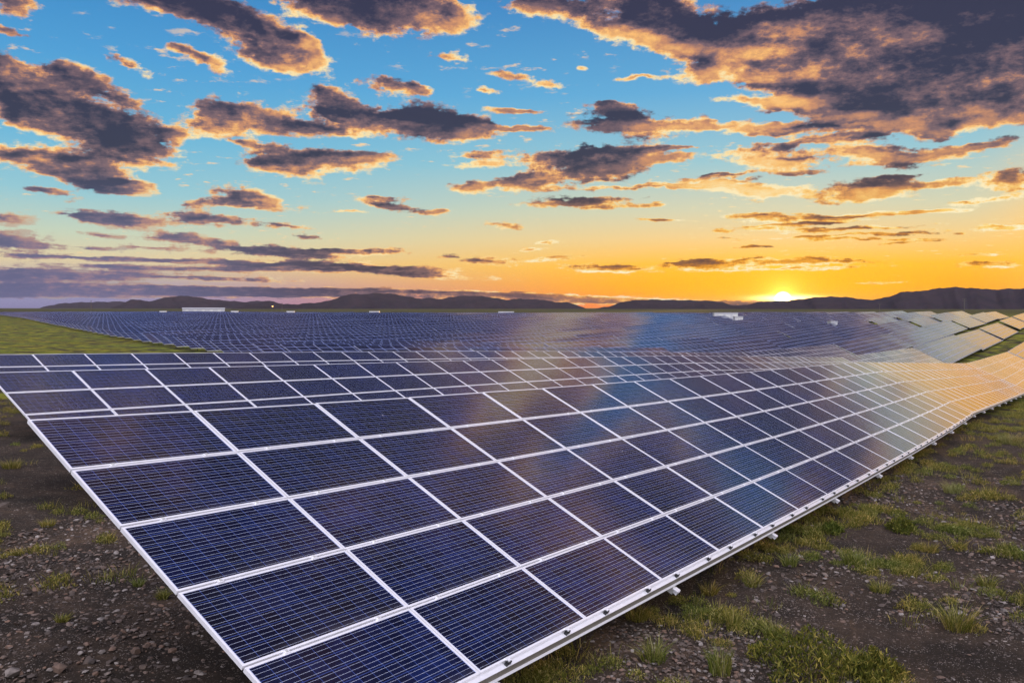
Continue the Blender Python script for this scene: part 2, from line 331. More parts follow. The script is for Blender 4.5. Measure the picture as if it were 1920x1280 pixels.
def cell_colour(t, u, v, rnd, lines=1.0):
    """poly-silicon cells: 12 x 6 cells of 157 mm, pale gaps, three busbars per cell. u, v in metres from the sheet's centre"""
    P = .1578
    cu = t.m('DIVIDE', u, P); cv = t.m('DIVIDE', v, P)              # 12 / 6 cells across: integer lines between cells
    fu = t.m('FRACT', t.m('ADD', cu, 100.0)); fv = t.m('FRACT', t.m('ADD', cv, 100.0))
    iu = t.m('FLOOR', cu); iv = t.m('FLOOR', cv)
    gu = t.m('LESS_THAN', t.m('MINIMUM', fu, t.m('SUBTRACT', 1.0, fu)), .013)
    gv = t.m('LESS_THAN', t.m('MINIMUM', fv, t.m('SUBTRACT', 1.0, fv)), .014)
    fb = t.m('FRACT', t.m('MULTIPLY', t.m('ADD', fv, 0.0), 3.0))
    bus = t.m('LESS_THAN', t.m('ABSOLUTE', t.m('SUBTRACT', fb, .5)), .019)
    wn = t.n('ShaderNodeTexWhiteNoise', {'Vector': t.comb(iu, iv, rnd)}, noise_dimensions='3D')
    vo = t.n('ShaderNodeTexVoronoi', {'Vector': t.comb(u, v, t.m('MULTIPLY', rnd, 7.0)), 'Scale': 42.0})
    cr = t.xyz(vo.outputs['Color'])[0]
    big = t.noise(t.comb(u, v, t.m('MULTIPLY', rnd, 13.0)), 1.7, 2, .5)
    br = t.m('ADD', t.m('MULTIPLY', wn.outputs[0], .55), t.m('MULTIPLY', cr, .35))
    br = t.m('MULTIPLY', t.m('ADD', br, .30), t.lin(big, .3, .7, .55, 1.5))
    base = t.mix(t.xyz(wn.outputs['Color'])[1], (.0022, .0075, .044), (.0034, .0054, .028))
    base = t.v('SCALE', base, sc_=br)
    base = t.v('SCALE', base, sc_=t.lin(t.n('ShaderNodeTexWhiteNoise', {'W': t.m('MULTIPLY', rnd, 97.0)}, noise_dimensions='1D').outputs[0], 0, 1, .72, 1.28))
    gap = t.m('MULTIPLY', t.m('MAXIMUM', gu, gv), .8*lines)
    c = t.mix(gap, base, (.065, .11, .36))
    c = t.mix(t.m('MULTIPLY', bus, .92*lines), c, (.64, .70, .86))
    return c, fu, fv
def panel_mat(name, framed):
    m, t, b = mat(name)
    uvn = t.n('ShaderNodeUVMap'); u, v, _ = t.xyz(uvn.outputs[0])[:3]
    oi = t.n('ShaderNodeObjectInfo')
    rnd = oi.outputs['Random']
    if framed:                                   # many panels in one mesh: their number is in the UV integer part (x200 m)
        iu = t.m('ROUND', t.m('DIVIDE', u, 10.0)); iv = t.m('ROUND', t.m('DIVIDE', v, 10.0))
        u = t.m('SUBTRACT', u, t.m('MULTIPLY', iu, 10.0)); v = t.m('SUBTRACT', v, t.m('MULTIPLY', iv, 10.0))
        rnd = t.m('ADD', rnd, t.m('ADD', t.m('MULTIPLY', iu, .37), t.m('MULTIPLY', iv, .71)))
    c, fu, fv = cell_colour(t, u, v, rnd, .55 if framed else 1.0)
    outside = t.m('MAXIMUM', t.m('GREATER_THAN', t.m('ABSOLUTE', u), .947), t.m('GREATER_THAN', t.m('ABSOLUTE', v), .4735))
    c = t.mix(outside, c, (.30, .33, .48))
    rough = t.m('ADD', .095, t.m('MULTIPLY', t.noise(t.comb(u, v, t.m('MULTIPLY', rnd, 3.0)), 2.3, 3, .6), .05))
    if framed:
        fr = t.m('MAXIMUM', t.m('GREATER_THAN', t.m('ABSOLUTE', u), .956), t.m('GREATER_THAN', t.m('ABSOLUTE', v), .477))
        c = t.mix(fr, c, (.22, .32, .70)); rough = t.m('MAXIMUM', rough, t.m('MULTIPLY', fr, .4))
    # dust film on the glass
    tc = t.n('ShaderNodeTexCoord'); du = t.noise(tc.outputs['Object'], 1.1, 6, .65)
    c = t.mix(t.lin(du, .4, .75, .0, .022), c, (.26, .25, .26))
    if not framed:                               # dried rain marks towards the lower frame and the odd dropping
        c = t.mix(t.m('MULTIPLY', t.ss(v, -.36, -.475), t.lin(du, .35, .7, .0, .10)), c, (.34, .30, .27))
        dv = t.n('ShaderNodeTexVoronoi', {'Vector': t.comb(u, v, t.m('MULTIPLY', rnd, 31.0)), 'Scale': 2.2})
        dr = t.m('MULTIPLY', t.m('LESS_THAN', dv.outputs['Distance'], .030), t.m('GREATER_THAN', t.xyz(dv.outputs['Color'])[0], .86))
        c = t.mix(t.m('MULTIPLY', dr, .7), c, (.55, .54, .50))
    t.set(b.inputs['Base Color'], c); t.set(b.inputs['Roughness'], rough)
    b.inputs['IOR'].default_value = 1.60; b.inputs['Specular IOR Level'].default_value = .5
    # each panel sits a hair differently and the glass is slightly wavy
    wv = t.noise(t.comb(u, v, t.m('MULTIPLY', rnd, 5.0)), 1.4, 2, .5)
    bp = t.n('ShaderNodeBump', {'Height': wv, 'Strength': .25, 'Distance': .01}); t.set(b.inputs['Normal'], bp)
    return m
M_cell = panel_mat('glass_over_blue_cells', False)
M_far = panel_mat('glass_over_blue_cells_framed', True)

def ground_mat():
    m, t, b = mat('stony_ground')
    g = t.n('ShaderNodeNewGeometry'); P = g.outputs['Position']
    x, y, z = t.xyz(P)[:3]
    n_big = t.noise(P, .05, 4, .6); n_mid = t.noise(P, .55, 6, .65); n_sm = t.noise(P, 7, 8, .7)
    soil = t.ramp(n_mid, [(.28, (.018,.014,.011)), (.42, (.038,.028,.020)), (.56, (.080,.055,.038)), (.74, (.20,.130,.082))])
    soil = t.mix(t.lin(n_sm, .35, .7, 0, .7), soil, (.020, .016, .013))
    vo = t.n('ShaderNodeTexVoronoi', {'Vector': P, 'Scale': 13.0, 'Randomness': 1.0})
    vo2 = t.n('ShaderNodeTexVoronoi', {'Vector': P, 'Scale': 46.0, 'Randomness': 1.0})
    st = t.m('LESS_THAN', vo.outputs['Distance'], t.m('MULTIPLY', t.xyz(vo.outputs['Color'])[0], .34))
    st2 = t.m('LESS_THAN', vo2.outputs['Distance'], t.m('MULTIPLY', t.xyz(vo2.outputs['Color'])[1], .42))
    sc1 = t.ramp(t.xyz(vo.outputs['Color'])[2], [(0, (.07,.055,.05)), (.5, (.22,.165,.135)), (.85, (.36,.28,.24)), (1, (.6,.52,.46))])
    sc2 = t.ramp(t.xyz(vo2.outputs['Color'])[2], [(0, (.05,.042,.038)), (.6, (.21,.16,.14)), (1, (.52,.45,.40))])
    c = t.mix(t.m('MULTIPLY', st2, .85), soil, sc2); c = t.mix(t.m('MULTIPLY', st, t.lin(n_mid, .4, .6, .3, 1)), c, sc1)
    c = t.v('SCALE', c, sc_=.66)
    # green cover: the further, the more of it reads as a sward
    gn = t.noise(P, .22, 9, .74); dist = t.v('LENGTH', P)
    thr = t.ss(dist, 16, 60, .80, .44)
    gm = t.m('MULTIPLY', t.m('SUBTRACT', gn, thr), 9.0, clamp=True)
    gc = t.ramp(t.noise(t.v('MULTIPLY', P, (.5, 1, 1)), .35, 9, .78), [(.3, (.028,.042,.005)), (.44, (.085,.115,.010)), (.55, (.19,.20,.022)), (.66, (.30,.26,.05)), (.8, (.22,.14,.07))])
    gc = t.v('SCALE', gc, sc_=t.ss(dist, 350, 1500, 1.0, .38)); gc2 = t.mix(t.ss(n_big, .4, .6), t.v('MULTIPLY', gc, (1.2, 1.25, 1.1)), t.v('MULTIPLY', gc, (1.5, 1.25, .8)))
    c = t.mix(t.m('MULTIPLY', gm, .9), c, gc2)
    t.set(b.inputs['Base Color'], c); b.inputs['Roughness'].default_value = .95; b.inputs['Specular IOR Level'].default_value = .15
    h = t.m('ADD', t.m('MULTIPLY', n_sm, .5), t.m('ADD', t.m('MULTIPLY', st, .5), t.m('MULTIPLY', st2, .22)))
    h = t.m('ADD', h, t.m('MULTIPLY', gm, t.noise(P, 16, 3, .6)))
    bp = t.n('ShaderNodeBump', {'Height': h, 'Strength': .9, 'Distance': .05}); t.set(b.inputs['Normal'], bp)
    return m
M_ground = ground_mat()
def hill_mat(name, c1, c2):
    m, t, b = mat(name); g = t.n('ShaderNodeNewGeometry'); P = g.outputs['Position']
    n = t.noise(P, .006, 8, .7); n2 = t.noise(P, .05, 5, .7)
    c = t.mix(t.lin(n, .35, .65), c1, c2); c = t.mix(t.lin(n2, .45, .7, 0, .6), c, (.035, .04, .022))
    t.set(b.inputs['Base Color'], c); b.inputs['Roughness'].default_value = 1; b.inputs['Specular IOR Level'].default_value = 0
    bp = t.n('ShaderNodeBump', {'Height': n, 'Strength': 1.0, 'Distance': 25.0}); t.set(b.inputs['Normal'], bp); return m
M_hill = hill_mat('dark_rocky_hill', (.050,.033,.040), (.028,.022,.028))
def rock_mat():
    m, t, b = mat('broken_rock'); oi = t.n('ShaderNodeObjectInfo'); g = t.n('ShaderNodeNewGeometry')
    n = t.noise(g.outputs['Position'], 9, 6, .65); wn = g.outputs['Random Per Island']
    c = t.ramp(wn, [(0, (.07,.052,.045)), (.4, (.16,.115,.09)), (.68, (.28,.165,.11)), (.85, (.28,.23,.20)), (1, (.48,.42,.38))])
    c = t.mix(t.lin(n, .35, .65, 0, .6), c, (.04, .033, .03))
    t.set(b.inputs['Base Color'], t.v('SCALE', c, sc_=.70)); b.inputs['Roughness'].default_value = .85
    bp = t.n('ShaderNodeBump', {'Height': n, 'Strength': .6, 'Distance': .02}); t.set(b.inputs['Normal'], bp); return m
M_rock = rock_mat()
def grass_mat(name, stops):
    m, t, b = mat(name); g = t.n('ShaderNodeNewGeometry')
    c = t.ramp(g.outputs['Random Per Island'], stops)
    n = t.noise(g.outputs['Position'], .8, 3, .5)
    c = t.v('MULTIPLY', c, t.mix(t.lin(n, .35, .65), (.75, .9, .8), (1.3, 1.1, 1.0)))
    t.set(b.inputs['Base Color'], c); b.inputs['Roughness'].default_value = .7; b.inputs['Specular IOR Level'].default_value = .2
    tr = t.n('ShaderNodeBsdfTranslucent', {'Color': c}); mx = t.n('ShaderNodeMixShader', {0: .35, 1: b.outputs[0], 2: tr.outputs[0]})
    out = [n for n in m.node_tree.nodes if n.type == 'OUTPUT_MATERIAL'][0]; m.node_tree.links.new(mx.outputs[0], out.inputs[0]); return m
GREEN = [(0, (.050,.068,.010)), (.30, (.100,.115,.016)), (.55, (.180,.175,.030)), (.78, (.30,.26,.07)), (1, (.50,.42,.18))]
STRAW = [(0, (.13,.13,.03)), (.4, (.25,.22,.07)), (.8, (.40,.34,.15)), (1, (.5,.44,.24))]
BUSHC = [(0, (.035,.048,.008)), (.45, (.085,.100,.014)), (.8, (.18,.18,.03)), (1, (.34,.30,.08))]
M_grass = grass_mat('green_grass_blades', GREEN); M_straw = grass_mat('dry_grass_blades', STRAW); M_bush = grass_mat('bush_leaves', BUSHC)
M_stem = solid('woody_stem', (.09,.065,.04), .8, 0, .3, 20)

# ------------------------------------------------------------------ ground sheet
def spaced(n, near, far):                      # symmetric, dense in the middle
    t = np.linspace(-1, 1, n); return np.sign(t)*(near*np.abs(t) + (far - near)*np.abs(t)**4.2)
gx = spaced(321, 220, 16500); gy = np.concatenate([spaced(161, 60, 3000)[:80], np.cumsum(np.concatenate([[0], np.full(260, .45)])), 117 + np.cumsum(np.geomspace(.5, 1500, 170))])
gy = np.unique(gy); gy = gy[gy < 17000]
GX, GY = np.meshgrid(gx, gy); GZ = ground(GX, GY)
nx_, ny_ = len(gx), len(gy); idx = np.arange(nx_*ny_).reshape(ny_, nx_)
F = np.stack([idx[:-1, :-1].ravel(), idx[:-1, 1:].ravel(), idx[1:, 1:].ravel(), idx[1:, :-1].ravel()], 1)
gm = mesh_np('ground', np.stack([GX, GY, GZ], -1).reshape(-1, 3), F, [M_ground], smooth=True)
tag(obj('ground', gm), kind='structure')

def haze():
    b = MB(); b.box(-16800, 16800, -3300, 17200, -14, 165); me = b.mesh('haze', [])
    m = bpy.data.materials.new('thin_evening_haze'); m.use_nodes = True; m.node_tree.nodes.clear()
    v = m.node_tree.nodes.new('ShaderNodeVolumePrincipled'); o = m.node_tree.nodes.new('ShaderNodeOutputMaterial')
    v.inputs['Density'].default_value = .000011; v.inputs['Color'].default_value = (.62, .66, .92, 1); v.inputs['Anisotropy'].default_value = .2
    m.node_tree.links.new(v.outputs[0], o.inputs['Volume']); me.materials.append(m)
    tag(obj('haze', me), 'thin bluish evening haze over the plain', 'haze', kind='stuff')
haze()

# ------------------------------------------------------------------ hills
def hills(name, prof, dist, depth, seed):
    """a range with a real front and back slope; prof = [(px, py)] skyline of the fitted view"""
    r = np.random.default_rng(seed)
    px = np.arange(prof[0][0], prof[-1][0] + .1, 1.6); py = np.interp(px, [p[0] for p in prof], [p[1] for p in prof])
    py = py + .45*np.sin(px*.19 + seed) + .22*np.sin(px*.43 + 2*seed)
    n = len(px); rows = 15; V = []
    ph = r.random(12)*6.28
    for j in range(rows):
        s = (j/(rows - 1))*2 - 1                                # -1 front foot, 0 crest, 1 back foot
        for i in range(n):
            az = azel(px[i], 577)[0]; hgt = (HOR + 6 - py[i])/FPX*dist
            rag = sum(sin(px[i]*(.05*(q+1)**1.3) + ph[q] + s*(2+q))*(.5**q) for q in range(5))
            d = dist + s*depth*(1 + .12*rag); w = max(0, 1 - abs(s)**1.25)
            w *= 1 + .22*rag*abs(s)*(1 - abs(s))*2
            z = -6 + (hgt*(d/dist))*w*1.0 + (EYE - 4)
            if j == rows//2: z += r.normal()*hgt*.004
            V.append((sin(az)*d, cos(az)*d, z))
    idx = np.arange(n*rows).reshape(rows, n)
    F = np.stack([idx[:-1, :-1].ravel(), idx[:-1, 1:].ravel(), idx[1:, 1:].ravel(), idx[1:, :-1].ravel()], 1)
    tag(obj(name, mesh_np(name, V, F, [M_hill], smooth=True)), kind='structure')
hills('hills', [(70,583),(88,579),(110,575),(140,573),(180,572),(232,571),(262,575),(300,580)], 13500, 1500, 1)
hills('hills', [(205,583),(228,575),(245,567.5),(262,567),(280,571),(300,565),(335,560.5),(360,561),(385,565),(410,567.5),(436,569),(455,571),(480,569),(505,568.5),(525,573),(550,578),(560,583)], 9000, 900, 2)
hills('hills', [(430,583),(470,575),(490,570),(505,569),(530,574),(560,574),(580,571.5),(600,571),(612,568),(630,564),(645,558),(660,554.5),(675,556),(690,554.5),(705,553.3),(735,554.5),(750,557),(770,561),(790,563.5),(808,562),(830,564.5),(842,561),(860,558.5),(890,558),(912,559.5),(930,562.5),(948,565.5),(975,563.5),(1000,564.5),(1020,565.5),(1040,570),(1062,570),(1085,576),(1100,583)], 6500, 750, 3)
hills('hills', [(1110,583),(1145,577),(1165,570),(1185,566.5),(1220,565),(1250,565.8),(1290,566.5),(1340,568),(1355,570),(1368,575),(1385,576),(1400,575),(1420,570),(1440,568.5),(1465,568),(1487,566.7),(1510,564),(1533,561.5),(1560,560.8),(1585,561.5),(1600,563.3),(1630,567),(1652,564),(1668,561),(1688,554),(1700,552.5),(1725,552.5),(1748,549),(1770,547),(1795,546),(1810,547.5),(1840,549),(1862,551),(1890,549.5),(1930,550),(1980,548),(2050,552)], 6000, 800, 4)

# ------------------------------------------------------------------ solar tables
PW, PH, CW, RH = 1.956, .992, 1.976, 1.012     # panel size, column and row pitch
TILT = .434
def slope_frame(b, c=TILT, a=A0):
    u = Vector((cos(a)*cos(b), sin(a)*cos(b), sin(b))); hp = Vector((sin(a), -cos(a), 0))
    n0 = hp.cross(u); n0.normalize()
    if n0.z < 0: n0 = -n0
    d = (cos(c)*hp - sin(c)*n0).normalized(); n = u.cross(-d).normalized()
    if n.z < 0: n = -n
    return u, d, n
# table curves: base point of the top edge at length s, and the down-slope direction
def curve_first(s):
    """the nearest table, fitted to its seams in the photograph"""
    t = s/10.; b = -.0505
    u = Vector((cos(A0)*cos(b), sin(A0)*cos(b), sin(b))); hp = Vector((sin(A0), -cos(A0), 0))
    p = Vector((-5.115, 8.787, EYE - 1.176)) + u*s + Vector((0, 0, .0796*t*t - .0107*t**3)) + hp*(.0948*t*t - .0221*t**3)
    return p
def curve_generic(k, m, extra=0.0):
    u0 = row_u(k, m)
    def f(s):
        L = 20*CW; v = 11.92*k; x, y = XY(u0 + s, v); t = s/L
        st = (1 - t)*float(topz(u0, v)) + t*float(topz(u0 + L, v))
        return Vector((x, y, .85*st + .15*float(topz(u0 + s, v)) + extra))
    return f
def row_u(k, m):
    if k == 0: return m*39.62 - (1.96 if m else 0) + (4 if m >= 6 else 0)
    return 4.65*k + 39.62*m + (4.5 if m >= 6 else 0)

def frame_mesh():
    b = MB(); h = .040; l = .023; x, y = PW/2, PH/2
    b.box(-x, x, y - l, y, -h, 0); b.box(-x, x, -y, -y + l, -h, 0)
    b.box(-x, -x + l, -y + l, y - l, -h, 0); b.box(x - l, x, -y + l, y - l, -h, 0)
    return b.mesh('panel_frame', [M_alu])
def sheet_mesh():
    x, y, l = PW/2 - .023, PH/2 - .023, 0
    V = [(-x,-y,-.004),(x,-y,-.004),(x,y,-.004),(-x,y,-.004),(-x,-y,-.011),(x,-y,-.011),(x,y,-.011),(-x,y,-.011)]
    F = [(0,1,2,3),(7,6,5,4)]
    uv = [(-x,-y),(x,-y),(x,y),(-x,y)] + [(0,0)]*4
    return mesh_np('cell_sheet', V, F, [M_cell, M_back], [0, 1], uv=uv)
ME_FRAME, ME_SHEET = frame_mesh(), sheet_mesh()
def panel_one_mesh():
    h = .040; x, y, l = PW/2, PH/2, .023
    b = MB(); b.box(-x, x, y - l, y, -h, 0); b.box(-x, x, -y, -y + l, -h, 0); b.box(-x, -x + l, -y + l, y - l, -h, 0); b.box(x - l, x, -y + l, y - l, -h, 0)
    xi, yi = x - l, y - l; n0 = len(b.v)
    V = b.v + [(-xi,-yi,-.004),(xi,-yi,-.004),(xi,yi,-.004),(-xi,yi,-.004)]
    F = b.f + [(n0, n0+1, n0+2, n0+3)]
    uv = [(0, 0)]*(4*len(b.f)) + [(-xi,-yi),(xi,-yi),(xi,yi),(-xi,yi)]
    return mesh_np('solar_panel', V, F, [M_alu, M_cell], b.m + [1], uv=uv)
ME_PANEL = panel_one_mesh()
def clamp_mesh():
    b = MB(); b.box(-.03, .03, -.022, .022, .001, .008); b.box(-.012, .012, -.012, .012, .008, .018, 1); b.box(-.03, .03, -.006, .006, -.04, .001)
    return b.mesh('clamp', [M_alu, M_galv])
def end_clamp_mesh():
    b = MB(); b.box(-.032, .032, -.012, .020, .001, .007); b.box(-.032, .032, -.040, -.012, -.040, -.002, 1); b.box(-.014, .014, -.036, -.014, -.002, .016); b.box(-.045, -.032, -.046, -.010, -.044, -.014, 1)
    return b.mesh('end_clamp', [M_alu, M_black])
ME_CLAMP, ME_END = clamp_mesh(), end_clamp_mesh()

def local_frame(curve, s, L):
    a = curve(max(0, s - .9)); b = curve(min(L, s + .9)); du = (b - a).normalized()
    sl = asin(max(-1, min(1, du.z))); az = atan2(du.y, du.x)
    u, d, n = slope_frame(sl, TILT, az); return u, d, n
def m4(u, d, n, p):
    y = -d
    return Matrix(((u.x, y.x, n.x, p.x), (u.y, y.y, n.y, p.y), (u.z, y.z, n.z, p.z), (0, 0, 0, 1)))

def strip(profile, pts, ups, dirs, name, material):
    """sweep a 2-d profile (d, n) along points"""
    V = []; k = len(profile)
    for p, d, n in zip(pts, dirs, ups):
        for (a, b) in profile: V.append(tuple(p + d*a + n*b))
    F = []
    for i in range(len(pts) - 1):
        for j in range(k):
            a, b = i*k + j, i*k + (j + 1) % k
            F.append((a, b, b + k, a + k))
    return mesh_np(name, V, F, [material])

def build_table(name, label, curve, cols, detail, kind_group, seed):
    """detail 2: panel > frame + cell sheet, clamps; detail 1: panels as one mesh each"""
    r = random.Random(seed); L = cols*CW
    p0 = curve(0); base = Vector((p0.x, p0.y, float(ground(p0.x, p0.y))))
    root = bpy.data.objects.new(name, None); COL.objects.link(root); root.location = base; root.empty_display_size = .3
    tag(root, label, 'solar table', kind_group)
    for i in range(cols):
        s = (i + .5)*CW; u, d, n = local_frame(curve, s, L); p = curve(s)
        # every column is clamped with its own small error
        for j in range(5):
            e1, e2 = r.gauss(0, .0028), r.gauss(0, .0028)
            c = p + d*(j + .5)*RH - base
            nn = (n + u*e1 + d*e2).normalized(); dd = (d - nn*d.dot(nn)).normalized(); uu = (-dd).cross(nn).normalized()
            if uu.dot(u) < 0: uu = -uu
            M = m4(uu, dd, nn, c)
            if detail >= 2:
                po = obj('solar_panel', ME_FRAME, root, mat4=M); obj('cell_sheet', ME_SHEET, po)
            else: obj('solar_panel', ME_PANEL, root, mat4=M)
    # purlins along the table
    ss_ = [L*q/24 for q in range(25)]; fr = [local_frame(curve, s, L) for s in ss_]; P0 = [curve(s) - base for s in ss_]
    P1 = list(P0); P1[0] = P0[0].lerp(P0[1], .25); P1[-1] = P0[-1].lerp(P0[-2], .25)
    for j in (0.25, 1, 2, 3, 4):
        prof = [(j*RH - .02, -.042), (j*RH + .03, -.042), (j*RH + .03, -.12), (j*RH - .02, -.12)]
        obj('purlin', strip(prof, P1, [f[2] for f in fr], [f[1] for f in fr], 'purlin', M_galv), root)
    e = 5*RH - (RH - PH)/2
    lip = [(e - .05, -.0425), (e + .052, -.0425), (e + .052, -.046), (e - .05, -.046)]
    web = [(e + .048, -.0465), (e + .053, -.0465), (e + .053, -.128), (e + .048, -.128)]
    flg = [(e + .040, -.1285), (e + .082, -.1285), (e + .082, -.134), (e + .040, -.134)]
    edge = obj('edge_rail', strip(lip, P0, [f[2] for f in fr], [f[1] for f in fr], 'edge_rail', M_alu), root)
    obj('web', strip(web, P0, [f[2] for f in fr], [f[1] for f in fr], 'web', M_web), edge)
    obj('flange', strip(flg, P0, [f[2] for f in fr], [f[1] for f in fr], 'flange', M_alu), edge)
    # rafters with two posts each
    s = 2.2
    while s < L - .5:
        u, d, n = local_frame(curve, s, L); p = curve(s) - base
        b = MB(); b.bar(p + d*.15 - n*.185, p + d*(5*RH + .10) - n*.185, .06, .10, n)
        raf = obj('rafter', b.mesh('rafter', [M_galv]), root)
        b = MB(); b.bar(p + d*(5*RH + .085) - n*.150, p + d*(5*RH + .160) - n*.150, .10, .016, n); b.bar(p + d*(5*RH + .120) - n*.205, p + d*(5*RH + .135) - n*.145, .06, .07, n)
        obj('end_bracket', b.mesh('end_bracket', [M_alu]), raf)
        for jj in (1.15, 3.85):
            q = p + d*jj*RH - n*.23; w = q + base; gz = float(ground(w.x, w.y))
            b = MB(); t = q.z; z0 = gz - .3 - base.z
            for (x0, x1, y0, y1) in ((-.05, .05, -.04, -.034), (-.05, .05, .034, .04), (-.004, .004, -.034, .034)):
                b.box(q.x + x0, q.x + x1, q.y + y0, q.y + y1, z0, t)
            obj('post', b.mesh('post', [M_dark]), root)
        s += 4.05
    # clamps: two to a panel on every seam
    if detail >= 2:
        V0 = []; 
        for j in range(6):
            for i in range(cols):
                for fx in (.22, .78):
                    s = (i + fx)*CW; u, d, n = local_frame(curve, s, L); q = curve(s) - base
                    if j == 5: V0.append((0, i, m4(u, d, n, q + d*(5*RH - .01)), ME_END))
                    elif j: V0.append((i*5 + j, i, m4(u, d, n, q + d*(j*RH)), ME_CLAMP))
        V0.sort(key=lambda t: t[0] if t[0] == 0 else 10 + t[1])
        for q in V0[:96]: obj('clamp', q[3], root, mat4=q[2])
        VV, FF, MM = [], [], []
        for q in V0[96:]:
            o = len(VV); M = q[2]
            VV += [tuple(M @ v.co) for v in q[3].vertices]
            for pl in q[3].polygons: FF.append([o + a for a in pl.vertices]); MM.append(pl.material_index)
        if VV:
            o = obj('clamp', mesh_np('clamp_run', VV, FF, [M_alu, M_galv], MM), root); o['kind'] = 'stuff'
    return root

GROUP = 'solar tables standing in parallel rows'
NEAR = {(0,0): 'nearest and largest solar table, white framed dark blue panels filling the lower left',
 (0,1): 'solar table joined to the right end of the nearest one, glowing golden orange',
 (0,2): 'pale yellow solar table climbing to the right edge of the photo in the front row',
 (1,0): 'second row solar table behind the nearest one, its left edge beside the bare ground',
 (1,1): 'purplish middle solar table of the second row, right of the one beside bare ground',
 (1,2): 'orange tinted second row solar table just behind the golden one',
 (2,0): 'third row solar table with the green grass strip directly behind its left part',
 (2,1): 'third row solar table at mid picture, only its top panels showing above the second row',
 (2,2): 'third row solar table ending under the sun, lying in the dip'}
for (k, m), lab in NEAR.items():
    if (k, m) == (0, 0): build_table('solar_table', lab, curve_first, 19, 2, GROUP, 1)
    else: build_table('solar_table', lab, curve_generic(k, m), 20 if not (k, m) == (0, 1) else 20, 2 if (k, m) in ((1, 0),) else 1, GROUP, k*10 + m)

# far tables: one mesh each, the grid of panels is real (each panel its own tilted slab)
def far_mesh(variant):
    r = random.Random(100 + variant); V, F, uv, mi = [], [], [], []
    cols = 20; L = cols*CW
    ct, st = cos(TILT), sin(TILT)
    def put(x, t, h): return (x, -t*ct - h*st*0 , -t*st + h)
    lean = 0
    for i in range(cols):
        if i % 4 == 0: lean = r.gauss(0, .0018)
        for j in range(5):
            e1, e2 = lean + r.gauss(0, .0014), r.gauss(0, .0014)
            x0, x1 = i*CW + .01, i*CW + .01 + PW; t0, t1 = j*RH + .01, j*RH + .01 + PH
            xc, tc = (x0 + x1)/2, (t0 + t1)/2; b = len(V)
            for (x, t) in ((x0, t1), (x1, t1), (x1, t0), (x0, t0)): V.append(put(x, t, (x - xc)*e1 + (t - tc)*e2))
            for (x, t) in ((x0, t1), (x1, t1), (x1, t0), (x0, t0)): V.append(put(x, t, -.04))
            ou, ov = 10*i, 10*j
            F.append((b, b+1, b+2, b+3)); mi.append(0); uv += [(ou - PW/2, ov - PH/2), (ou + PW/2, ov - PH/2), (ou + PW/2, ov + PH/2), (ou - PW/2, ov + PH/2)]
            for q in ((b, b+4, b+5, b+1), (b+1, b+5, b+6, b+2), (b+2, b+6, b+7, b+3), (b+3, b+7, b+4, b)): F.append(q); mi.append(1); uv += [(0, 0)]*4
    mb = MB()
    mb.box(0, L, -5*RH*ct - .06, -5*RH*ct - .02, -5*RH*st - .13, -5*RH*st - .05, 1)
    s = 2.2
    while s < L:
        mb.bar((s, -.1, -.25), (s, -5*RH*ct, -5*RH*st - .20), .06, .1, m=1)
        for jj in (1.15, 3.85): mb.box(s - .05, s + .05, -jj*RH*ct - .04, -jj*RH*ct + .04, -3.6, -jj*RH*st - .22, 2)
        s += 4.05
    o = len(V); V += mb.v; F += [tuple(a + o for a in f) for f in mb.f]; mi += mb.m; uv += [(0, 0)]*(4*len(mb.f))
    return mesh_np('solar_table', V, F, [M_far, M_galv, M_dark], mi, uv=uv)
ME_FAR = [far_mesh(v) for v in range(6)]
def far_matrix(k, m, r):
    u0 = row_u(k, m); L = 20*CW; a = curve_generic(k, m)(0); b = curve_generic(k, m)(L)
    du = (b - a).normalized(); az = atan2(du.y, du.x) + r.gauss(0, .002); sl = asin(du.z) + r.gauss(0, .005)
    return Matrix.Translation(a + Vector((0, 0, r.gauss(0, .05)))) @ Matrix.Rotation(az, 4, 'Z') @ Matrix.Rotation(-sl, 4, 'Y') @ Matrix.Rotation(r.gauss(0, .009), 4, 'X')
slots = []
for k in range(0, 104):
    for m in range(0, 9):
        if (k, m) in NEAR or (k >= 3 and m == 0): continue
        x, y = XY(row_u(k, m) + 20, 11.92*k - 2)
        if y < 5 or abs(x/y) > .78: continue
        slots.append((sqrt(x*x + y*y), k, m))
slots.sort(); rr_ = random.Random(5)
for q, (dd, k, m) in enumerate(slots[:285]):
    o = obj('solar_table', ME_FAR[rr_.randrange(6)], mat4=far_matrix(k, m, rr_))
    if k == 0: tag(o, 'far pale solar table of the front row at the right edge', 'solar table', 'solar tables of the front row far right')
    elif k <= 2 and m <= 5: tag(o, 'solar table on the slope right of the sun, second or third row', 'solar table', 'solar tables of the second and third row on the slope')
    elif m >= 6: tag(o, 'solar table beyond the dark cross gaps, on the far slope right of the sun', 'solar table', 'solar tables beyond the cross gaps')
    else: tag(o, 'distant solar table behind the third row', 'solar table', 'distant solar tables in the field')
VV, FF, UU, MM = [], [], [], []; off = 0
src = []
for me in ME_FAR[:3]:                               # only the panel slabs and the rail for the rest, out to the horizon
    n = len(me.vertices); c = np.empty(n*3, np.float32); me.vertices.foreach_get('co', c); c = c.reshape(-1, 3)
    npol = 20*5*5; f = np.empty(len(me.loops), np.int32); me.loops.foreach_get('vertex_index', f); f = f.reshape(-1, 4)[:npol]
    uvs = np.empty(len(me.loops)*2, np.float32); me.uv_layers[0].data.foreach_get('uv', uvs); uvs = uvs.reshape(-1, 4, 2)[:npol]
    mm = np.empty(len(me.polygons), np.int32); me.polygons.foreach_get('material_index', mm); src.append((c[:800], f, uvs, mm[:npol]))
